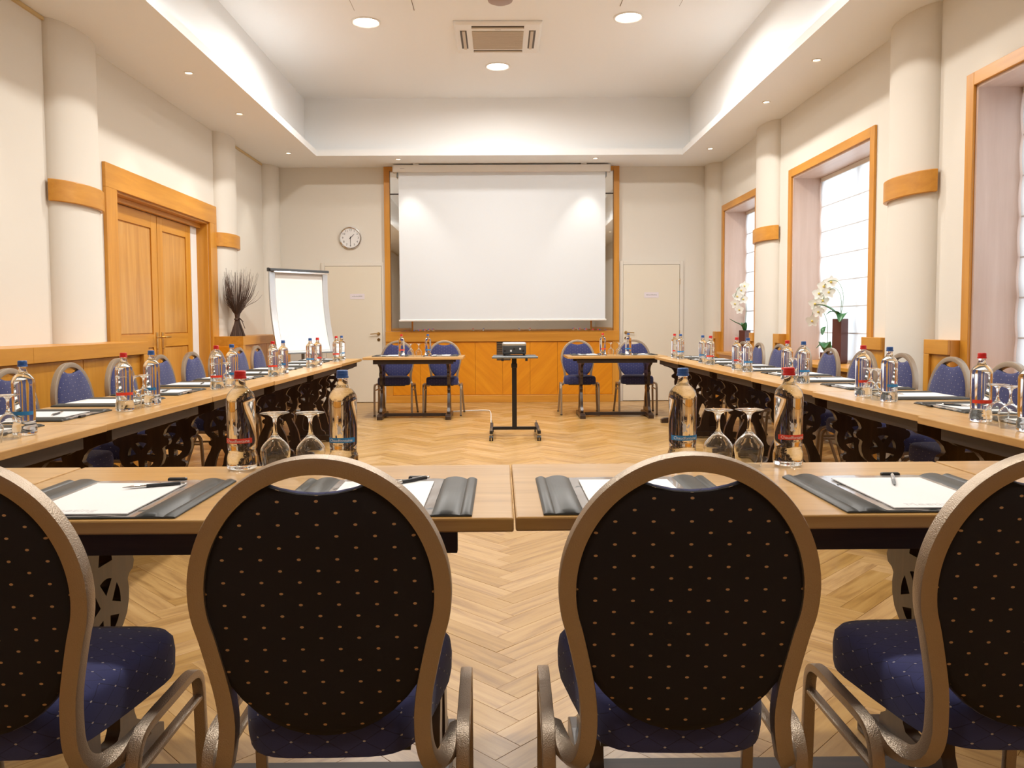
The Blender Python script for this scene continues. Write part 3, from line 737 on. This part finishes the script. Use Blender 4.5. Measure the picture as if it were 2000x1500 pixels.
em = bend(fill2d(wing, .0002, 'emblem'), .106, .0389); em.materials.append(mat('etched_white', (.78,.78,.80), .5))
def put_marks(b, lb):
    ob('lettering', tm, None, lb); ob('emblem', em, None, b)
plain_red, plain_blue = dup(bot_red), dup(bot_blue)        # small far bottles: band only
put_marks(bot_red, lb_r); put_marks(bot_blue, lb_b)

# ---- upturned wine glass
def make_glass():
    g_ = empty('wine_glass')
    prof = [(.0335,0),(.0365,.020),(.0395,.040),(.0402,.051),(.0375,.062),(.029,.074),(.018,.085),(.0095,.094),(.0058,.104),(.0046,.118),(.0050,.132),(.0085,.144),(.019,.151),(.0375,.1550),(.0375,.1568),(.020,.1580),(0,.1590)]
    o_ = cr([(r, z, 0) for r, z in prof[:-1]], 3)
    inner = [(.0325,0),(.0355,.020),(.0385,.040),(.0391,.051),(.0365,.0612),(.028,.073),(.0168,.0838),(.007,.0915),(.0,.0935)]
    i_ = cr([(r, z, 0) for r, z in inner], 3)[::-1]
    MB().lathe([(max(0, p.x), p.y) for p in i_]+[(p.x, p.y) for p in o_]+[(0,.1590)], 32).build('glass_body', glass, g_, smooth=60)
    return g_
glass0 = make_glass()

# ---- desk pad with notepaper
def make_pad(clip=True):
    p = empty('desk_pad'); W2, D2 = .215, .1925
    box('base', leather, -W2, W2, -D2, D2, 0, .004, p, .0015)
    for s in (-1, 1):
        # padded side roll: a wide cushion and a narrow outer bead
        mb = MB(); x0, x1 = W2-.084, W2-.026; N = 9
        ring = [(x0+(x1-x0)*i/N, .004+.0085*sin(pi*i/N)**.6) for i in range(N+1)]
        mb.rings([[(s*x, y, z if e == 0 else .004+(z-.004)*e) for x, z in ring] for y, e in ((-D2+.001,.15),(-D2+.012,0),(D2-.012,0),(D2-.001,.15))])
        mb.build('side_roll', leather, p, smooth=60)
        mb = MB(); x0, x1 = W2-.025, W2-.001
        ring = [(x0+(x1-x0)*i/N, .004+.006*sin(pi*i/N)**.6) for i in range(N+1)]
        mb.rings([[(s*x, y, z if e == 0 else .004+(z-.004)*e) for x, z in ring] for y, e in ((-D2+.001,.15),(-D2+.01,0),(D2-.01,0),(D2-.001,.15))])
        mb.build('edge_bead', leather, p, smooth=60)
    sh = MB(); nx, ny = 20, 14; vs = []
    for j in range(ny+1):
        for i in range(nx+1):
            x = -.131+.262*i/nx; y = -D2+.003+(2*D2-.006)*j/ny
            vs.append((x, y, .0048+.0008*sin(23*y*3+x*40)*sin(57*y+2*x)+.0004*sin(190*y+x*90)))
    sh.add(vs, [(j*(nx+1)+i, j*(nx+1)+i+1, (j+1)*(nx+1)+i+1, (j+1)*(nx+1)+i) for j in range(ny) for i in range(nx)]).build('vinyl_sheet', vinyl, p, smooth=80)
    pp = box('notepaper', paper_m, -.110, .110, -.178, .142, .0062, .0085, p)
    pr = ob('faint_print', FAINT, None, pp, loc=(-.02, -.150, .0087)); 
    if clip: box('pen_loop', black_p, .040, .088, D2-.002, D2+.012, .001, .011, p, .004)
    return p
FAINT = text_mesh('Meeting', .034, .00005, 'faint_print'); FAINT.materials.append(ink_pale)
pad0 = make_pad()
def make_pen(name, body, tip):
    p = empty('ballpoint_pen')
    def xl(prof, n=14):
        mb = MB(); mb.lathe(prof, n); mb.v = [(z, x, y+.0046) for x, y, z in mb.v]; return mb
    xl([(0,.0),(.0009,.0005),(.0011,.004),(.0036,.018),(.0043,.030),(.0043,.052),(0,.052)]).build('grip', tip, p, smooth=50)
    xl([(0,.052),(.0044,.052),(.0044,.112),(.0040,.128),(0,.128)]).build('barrel', body, p, smooth=50)
    xl([(0,.128),(.0034,.128),(.0034,.130),(.0028,.137),(0,.138)]).build('push_button', chrome, p, smooth=50)
    MB().box(.085, .124, -.0014, .0014, .0092, .0102).build('clip', chrome, p)
    return p
pen_black = make_pen('black', black_p, chrome); pen_silver = make_pen('silver', silver, grey_p)

PROTOS = [table0, short_l, chair0, bot_red, bot_blue, plain_red, plain_blue, glass0, pad0, pen_black, pen_silver]
PROTO_OBJS = []
def collect(o):
    for c in kids(o): collect(c)
    PROTO_OBJS.append(o)
for p in PROTOS: collect(p)
def place(proto, loc, rz, label, cat, group):
    o = dup(proto); o.location = loc; o.rotation_euler = (0, 0, rz); return tag(o, label, cat, group)

TH = .755
def table_set(cx_, cy_, rz, desc, proto=None, by=.17, order='rggb', offs=(-.145,-.048,.048,.145), pads=(-.30,.30), padl=('',''), near=False, chairs=(), cd=.37, bx=0, padx=0, rowname='', chairlabels=(), pens=('black','black'), penpos=None, cj=None):
    """one trestle table with everything on it; local x along the table, users at local -y"""
    ca, sa = cos(rz), sin(rz)
    def W(x, y, z=0): return (cx_+ca*x-sa*y, cy_+sa*x+ca*y, z)
    place(proto or table0, (cx_, cy_, 0), rz, 'oak-topped trestle table on dark carved legs, '+desc, 'table', rowname+' tables')
    gi = 0
    for ch, off in zip(order, offs):
        jx = random.uniform(-.006,.006)
        if ch in 'rb':
            pr = {'r': bot_red if near else plain_red, 'b': bot_blue if near else plain_blue}[ch]
            place(pr, W(bx+off+jx, by, TH), (0 if near else random.uniform(-.5,.5)), ('red' if ch == 'r' else 'blue')+'-capped clear water bottle, '+desc, 'bottle', ('red' if ch == 'r' else 'blue')+'-capped water bottles')
        else:
            nb = ('red' if (order[0] if gi == 0 else order[-1]) == 'r' else 'blue'); gi += 1
            place(glass0, W(bx+off+jx, by+random.uniform(-.012,.006), TH), random.uniform(0,6), 'upturned wine glass beside %s-capped bottle, %s' % (nb, desc), 'wine glass', 'upturned wine glasses')
    for k, px in enumerate(pads):
        po = W(px+padx, -.31+.012+.1925, TH)
        place(pad0, po, rz, 'grey desk pad with notepaper, %s half of %s' % (padl[k], desc), 'desk pad', 'desk pads with notepaper')
        if pens[k]:
            if penpos and penpos[k]: qx, qy, qa = penpos[k]
            else: qx, qy, qa = random.uniform(-.06,-.01), random.uniform(.02,.08), random.uniform(-.1,.7)
            place({'black': pen_black, 'silver': pen_silver}[pens[k]], W(px+padx+qx, -.31+.012+.1925+qy, TH+.0086), rz+qa, '%s ballpoint pen, %s half of %s' % (pens[k], padl[k], desc), 'pen', 'ballpoint pens')
    for k, x in enumerate(chairs):
        j = (cj[k] if cj else (random.uniform(-.012,.012), random.uniform(-.01,.01), random.uniform(-.03,.03)))
        place(chair0, W(x+j[0], -cd+j[1], 0), rz+j[2], chairlabels[k], 'chair', rowname+' chairs')

# front row (nearest the viewer)
FY = 1.923
table_set(-.572, FY, 0, 'front row table left of centre', by=.262, order='rggb', offs=(-.143,-.050,.045,.137), near=True, pads=(-.313,.297), padl=('left','right'),
          chairs=(-.345,.262), cd=.353, rowname='front row', chairlabels=('blue-seated banquet chair cut off by the left edge of the picture', 'large foreground banquet chair with dotted oval back, left of centre'),
          penpos=((-.012,.062,.42),(-.005,.075,.75)), cj=((0,0,0),(0,0,.015)))
table_set(.628, FY+.006, 0, 'front row table right of centre', by=.262, order='bggr', offs=(-.128,-.030,.065,.168), near=True, pads=(-.325,.305), padl=('left','right'),
          chairs=(-.305,.305), cd=.353, rowname='front row', chairlabels=('large foreground banquet chair with dotted oval back, right of centre', 'blue-seated banquet chair cut off by the right edge of the picture'),
          pens=(None,'silver'), penpos=(None,(-.005,.035,1.15)), cj=((0,0,-.015),(0,0,0)))
place(table0, (-1.776, FY, 0), 0, 'oak-topped trestle table at the left end of the front row', 'table', 'front row tables')
place(table0, (1.832, FY+.01, 0), 0, 'oak-topped trestle table at the right end of the front row', 'table', 'front row tables')
# left row, users on the wall side; local x runs towards the viewer
LX = -1.593-.31
ordL = ['rggb','rggb','rggb','rggb','bggr','rggb']
for k in range(6):
    yc = 3.218-.6+1.2*k + (.115 if k == 0 else 0)
    d = '%s left-row table from viewer' % ORD[k]
    lab = ['blue dotted banquet chair, nearer seat of %s' % d, 'blue dotted banquet chair, farther seat of %s' % d]
    table_set(LX+random.uniform(-.006,.006), yc, -pi/2, d, proto=short_l if k == 0 else None, by=.165, order=ordL[k][::-1], padl=('farther','nearer'), pads=(-.30,.30) if k else (-.22,),
              chairs=(-.30,.30) if k else (), rowname='left row', chairlabels=lab[::-1], bx=-.02)
# right row, local x runs away from the viewer
RX = [1.742, 1.772, 1.80, 1.815, 1.815, 1.805]
ordR = ['bggr','bggr','bggr','bggr','rggb','bggr']
for k in range(6):
    yc = 3.312-.6+1.2*k + (.115 if k == 0 else 0)
    d = '%s right-row table from viewer' % ORD[k]
    lab = ['blue dotted banquet chair, nearer seat of %s' % d, 'blue dotted banquet chair, farther seat of %s' % d]
    table_set(RX[k]+.31, yc, pi/2, d, proto=short_l if k == 0 else None, by=.165, order=ordR[k], padl=('nearer','farther'), pads=(-.30,.30) if k else (.22,),
              chairs=(-.30,.30) if k else (), rowname='right row', chairlabels=lab, bx=.14 if k < 4 else .05, padx=.0)
# two head tables in front of the screen
for cx_, nm, cxs in ((-1.04, 'left', (.29,-.32)), (1.40, 'right', (.40,-.33))):
    d = '%s head table below the screen' % nm
    table_set(cx_, 9.80, pi, d, by=.10, order='bggr', offs=(-.16,-.05,.05,.155), padl=('left','right'), pads=(.31,-.31), chairs=cxs, cd=.345, rowname='head table',
              chairlabels=['blue banquet chair facing the viewer, left seat of the %s head table' % nm, 'blue banquet chair facing the viewer, right seat of the %s head table' % nm], bx=-.0)
for o in PROTO_OBJS: bpy.data.objects.remove(o)
# ================================================================== OTHER THINGS
# ---- projector on its stand
st_ = tag(empty('projector_stand', (.143, 8.14, 0)), 'black wheeled projector stand in the middle of the parquet', 'stand')
box('pole', black_m, -.024, .024, -.022, .022, .065, .80, st_, .004); box('collar', black_p, -.031, .031, -.03, .03, .70, .745, st_, .005)
box('crossbar', black_m, -.235, .235, -.02, .02, .065, .095, st_, .003)
for s in (-1, 1):
    box('foot_bar', black_m, s*.235-.016, s*.235+.016, -.36, .30, .068, .10, st_, .003)
    for y_ in (-.345, .285):
        mb = MB(); x_ = s*.235
        for q in (-.012, .012): mb.tube([(x_+q-.007, y_, .026), (x_+q+.007, y_, .026)], .026, n=18)
        cs = mb.build('caster', black_p, st_, smooth=40)
        MB().tube([(x_,y_,.03),(x_,y_,.125)], .006, n=10).build('caster_stem', silver, cs, smooth=40)
box('shelf', dgrey_p, -.215, .225, -.16, .16, .802, .826, st_, .006); MB().tube([(-.225,-.165,.812),(.235,-.165,.812)], .012, n=12).build('handle_bar', grey_p, st_, smooth=40)
for x_ in (-.12, .12): MB().tube([(x_,-.168,.775),(x_,-.168,.80)], .013, n=12).build('knob', black_p, st_, smooth=40)
pj = tag(empty('projector', (.143, 8.16, .826)), 'small grey video projector on the black stand', 'projector')
box('body', dgrey_p, -.12, .12, -.11, .11, .014, .108, pj, .012); box('top_cover', silver, -.122, .122, -.112, .112, .100, .132, pj, .014)
for k in range(7): box('port', [black_p, dgrey_p, ink_w][k % 3], -.105+k*.031, -.086+k*.031, -.1125, -.109, .040+.02*(k%2), .058+.02*(k%2), pj)
for x_ in (-.1,.1): MB().lathe([(0,0),(.012,0),(.012,.016),(0,.016)], 12, (x_,-.07,0)).build('foot', black_p, pj, smooth=40)
MB().tube([(-.06,.10,.07),(-.06,.125,.07)], .032, n=20).build('lens', black_p, pj, smooth=40)
MB().tube(cr([(-.62,10.40,.006),(-.45,10.47,.006),(-.2,10.52,.006),(-.13,10.3,.006),(-.11,9.2,.006),(-.09,8.55,.006)], 6), .006, n=8).build('cable', cable_m, smooth=60)
tag(bpy.data.objects['cable'], 'thin white cable on the parquet between head table and projector stand', 'cable')

# ---- flipchart
fc = tag(empty('flipchart', (-2.455, 9.99, 0), radians(44)), 'white flipchart on a stand with silver curved side rails', 'flipchart')
def bow(z): t = (z-.81)/.99; return -.085+.17*t+.055*(1-(2*t-1)**2)
zs_ = [.81+.99*i/14 for i in range(15)]
def sheet(name, m, x0, x1, d, th, par, z0=.81, z1=1.80):
    zz = [z0+(z1-z0)*i/14 for i in range(15)]
    return MB().rings([[(x0,bow(z)+d,z),(x1,bow(z)+d,z),(x1,bow(z)+d+th,z),(x0,bow(z)+d+th,z)] for z in zz]).build(name, m, par, smooth=40)
sheet('board', white_paint, -.36, .36, 0, .012, fc); sheet('paper_block', paper_m, -.325, .325, -.006, .006, fc, .83, 1.775)
sheet('side_rail', silver, -.405, -.335, -.014, .032, fc); sheet('side_rail', silver, .335, .405, -.014, .032, fc)
box('top_clamp', dgrey_p, -.41, .41, bow(1.80)-.045, bow(1.80)+.03, 1.80, 1.838, fc, .008); box('clamp_bar', chrome, -.37, .40, bow(1.80)-.06, bow(1.80)-.045, 1.785, 1.806, fc, .004)
box('end_knob', black_p, -.43, -.41, bow(1.80)-.03, bow(1.80)+.01, 1.80, 1.845, fc, .005); box('pen_tray', grey_p, -.38, .38, bow(.81)-.05, bow(.81)+.02, .792, .81, fc, .004)
MB().tube([(0,.02,.06),(0,.02,1.0)], .02, n=12).build('post', grey_p, fc, smooth=40)
for k in range(4):
    a = pi/4+k*pi/2; lg = MB().tube([(0,.02,.07),(.30*cos(a),.02+.30*sin(a),.065)], .014, n=10).build('leg', grey_p, fc, smooth=40)
    MB().lathe([(0,0),(.026,0),(.026,.05),(0,.05)], 14, (.30*cos(a), .02+.30*sin(a), 0)).build('caster', black_p, lg, smooth=40)

# ---- dried twig bundle
tw = tag(empty('twig_bundle', (-3.12, 9.52, 1.017)), 'tied bundle of dark dried twigs standing on the wooden ledge', 'dried twigs')
rr = random.Random(3); mb = MB(); bm_ = MB()
for k in range(300):
    a = rr.uniform(0, 2*pi); q = sqrt(rr.random()); b0 = .088*q; neck = .022*q; t0 = rr.uniform(.10,.31)*q**.45; hgt = rr.uniform(.55,.86)-.12*q
    a2 = a+rr.uniform(-.4,.4)
    pts = cr([(b0*cos(a), b0*sin(a), 0), (neck*cos(a), neck*sin(a), .215), (.30*t0*cos(a2), .30*t0*sin(a2), .34), (.75*t0*cos(a2), .75*t0*sin(a2), .34+(hgt-.34)*.55), (min(.95,1)*t0*cos(a2), t0*.95*sin(a2), hgt)], 3)
    pts = [Vector((max(p.x, -.10-.9*max(0,.0)), p.y, p.z)) for p in pts]
    mb.tube(pts, .0022, n=4, taper=lambda t: 1.25-.85*t)
    if k % 5 == 0:
        p = pts[rr.randrange(7, len(pts)-2)]; s_ = .004
        bm_.add([(p.x+s_,p.y,p.z),(p.x-s_,p.y,p.z),(p.x,p.y+s_,p.z),(p.x,p.y-s_,p.z),(p.x,p.y,p.z+s_),(p.x,p.y,p.z-s_)], [(0,2,4),(2,1,4),(1,3,4),(3,0,4),(2,0,5),(1,2,5),(3,1,5),(0,3,5)])
o = mb.build('twigs', twig_m, tw); o['kind'] = 'stuff'; o = bm_.build('buds', berry_m, tw); o['kind'] = 'stuff'
mb = MB(); mb.tube([(.03*cos(2*pi*k/20), .03*sin(2*pi*k/20), .205+.012*sin(2*pi*k/20)) for k in range(20)], .007, n=6, closed=True)
mb.tube(cr([(.02,-.025,.205),(.06,-.04,.19),(.09,-.05,.13),(.105,-.05,.09)], 4), .004, n=6); mb.tube(cr([(.02,-.025,.205),(.05,-.05,.21),(.09,-.06,.17)], 4), .004, n=6)
mb.build('raffia_tie', tie_m, tw, smooth=50)

# ---- orchids
def leaf(path, w_, parent, m=leaf_m):
    P = cr(path, 4); n = len(P); rings = []; vs = []; fs = []
    for i, p in enumerate(P):
        t = (P[min(i+1,n-1)]-P[max(i-1,0)]).normalized(); sd = t.cross(Vector((0,0,1)))
        if sd.length < 1e-3: sd = Vector((0,1,0))
        sd.normalize(); u = i/(n-1); wd = w_*(sin(pi*min(1,u*.92+.06))**.7); upv = sd.cross(t)
        for k, (q, h_) in enumerate(((-1,.25),(-.5,.05),(0,-.05),(.5,.05),(1,.25))): vs.append(p+sd*wd*q+upv*wd*h_)
    for i in range(n-1):
        for k in range(4): fs.append((i*5+k, i*5+k+1, (i+1)*5+k+1, (i+1)*5+k))
    nv = len(vs); vs += [v+Vector((0,0,-.0015)) for v in vs]; fs += [tuple(x+nv for x in f[::-1]) for f in fs]
    return MB().add(vs, fs).build('leaf', m, parent, smooth=60)
def flower(p, d, s, parent):
    d = Vector(d).normalized(); q = d.to_track_quat('Z', 'Y').to_matrix(); fl = empty('bloom', p); fl.parent = parent
    allv = MB()
    for k in range(5):
        a = 2*pi*k/5+pi/2; wd, ln = ((.55, 1.0) if k in (1,4) else (.38, .95)); vs, fs = [], []
        for i in range(5):
            u = i/4; w_ = wd*s*sin(pi*(u*.86+.10))**.8
            for j in (-1, 0, 1):
                l_ = Vector((ln*s*u, w_*j*.9, s*(.10*u*u-.12*u*(1-abs(j))*.5)))
                l_ = Matrix.Rotation(a, 3, 'Z') @ l_; vs.append(q @ l_)
        for i in range(4):
            for j in range(2): fs.append((i*3+j, i*3+j+1, (i+1)*3+j+1, (i+1)*3+j))
        MB().add(vs, fs).build('petal', petal_m, fl, smooth=60)
    MB().lathe([(0,.0),(.16*s,.05*s),(.18*s,.16*s),(.08*s,.26*s),(0,.28*s)], 8).build('throat', throat_m, fl, smooth=60, rot=q.to_euler())
def orchid(name, loc, label, vase, leaves, stems, blooms, low=None):
    o = tag(empty('orchid', loc), label, 'orchid', 'white orchids on the window sills')
    w_, h_ = vase
    mb = MB(); mb.rings([[(sx*r, sy*r, z) for sx, sy in ((-1,-1),(1,-1),(1,1),(-1,1))] for r, z in ((w_*.9,0),(w_,.02),(w_,h_),(w_*.88,h_),(w_*.86,h_-.03))]); mb.v = [(x*cos(.5)-y*sin(.5), x*sin(.5)+y*cos(.5), z) for x, y, z in mb.v]
    mb.build('vase', vase_m, o, bevel=.003)
    for path, lw in leaves: leaf(path, lw, o)
    for s in stems: MB().tube(cr(s, 5), .0028, n=6).build('stem', stem_m, o, smooth=60)
    for p, d, s in blooms: flower(p, d, s, o)
def vec(*a): return a
H = .44
orchid('tall', (3.33, 7.80, SILL), 'white orchid with arching sprays in a tall dark vase, middle window sill', (.052, H),
       [([(0,0,H-.02),(-.05,.03,H+.07),(-.13,.09,H+.13),(-.20,.15,H+.14)], .042), ([(0,0,H-.02),(.01,-.03,H+.05),(-.02,-.07,H+.03),(-.05,-.1,H-.03)], .045), ([(0,0,H-.02),(-.04,-.02,H+.05),(-.10,-.03,H+.07),(-.15,-.02,H+.04)], .035)],
       [[(0,0,H),(0.016,-0.023,H+.22),(-0.023,0.016,H+.36),(-0.094,0.109,H+.36),(-0.156,0.203,H+.20),(-0.187,0.234,H+.02)], [(0,0,H),(0.000,-0.008,H+.20),(-0.039,0.039,H+.30),(-0.094,0.125,H+.25),(-0.140,0.195,H+.08)]],
       [((-0.062,0.078,H+.36),(-.6,-.8,.1),0.070),((-0.109,0.133,H+.32),(-.7,-.7,.0),0.073),((-0.140,0.179,H+.25),(-.5,-.8,.1),0.070),((-0.078,0.094,H+.26),(-.5,-.9,.0),0.067),((-0.164,0.211,H+.15),(-.6,-.8,-.1),0.070),((-0.140,0.187,H+.07),(-.7,-.7,-.1),0.064),((-0.183,0.234,H-.02),(-.5,-.8,-.2),0.067),((-0.109,0.156,H+.18),(-.5,-.8,0),0.063)])
orchid('low', (3.32, 8.09, SILL), 'low potted orchid with broad leaves beside the tall vase, middle window sill', (.045, .10),
       [([(0,0,.09),(-.03,-.03,.17),(-.05,-.06,.20),(-.07,-.11,.15)], .06), ([(0,0,.09),(.02,.03,.16),(-.02,.05,.19),(-.08,.07,.14)], .055), ([(-.03,-.05,.36),(-.06,-.06,.34),(-.08,-.08,.28)], .025)],
       [[(0,0,.09),(-.01,-.04,.25),(-.02,-.05,.40),(-.05,-.02,.52)]], [((-.05,-.02,.53),(-.6,-.8,.1),.040)])
H = .30
orchid('far', (3.355, 10.93, SILL), 'white orchid in a dark vase on the farthest window sill', (.055, H),
       [([(0,0,H-.02),(-.05,.02,H+.07),(-.12,.05,H+.11),(-.19,.08,H+.16)], .04), ([(0,0,H-.02),(-.02,-.04,H+.06),(-.05,-.09,H+.10),(-.08,-.14,H+.08)], .04)],
       [[(0,0,H),(.01,-.02,H+.30),(-.03,-.04,H+.52),(-.10,-.05,H+.58),(-.16,-.04,H+.45)]],
       [((-.02,-.04,H+.60),(-.6,-.8,.2),0.074),((-.07,-.06,H+.54),(-.6,-.8,0),0.074),((-.12,-.05,H+.46),(-.6,-.8,0),0.074),((-.05,-.08,H+.42),(-.5,-.8,0),0.070),((-.15,-.05,H+.36),(-.6,-.7,-.1),0.070),((-.10,-.08,H+.28),(-.6,-.7,-.1),0.068)])
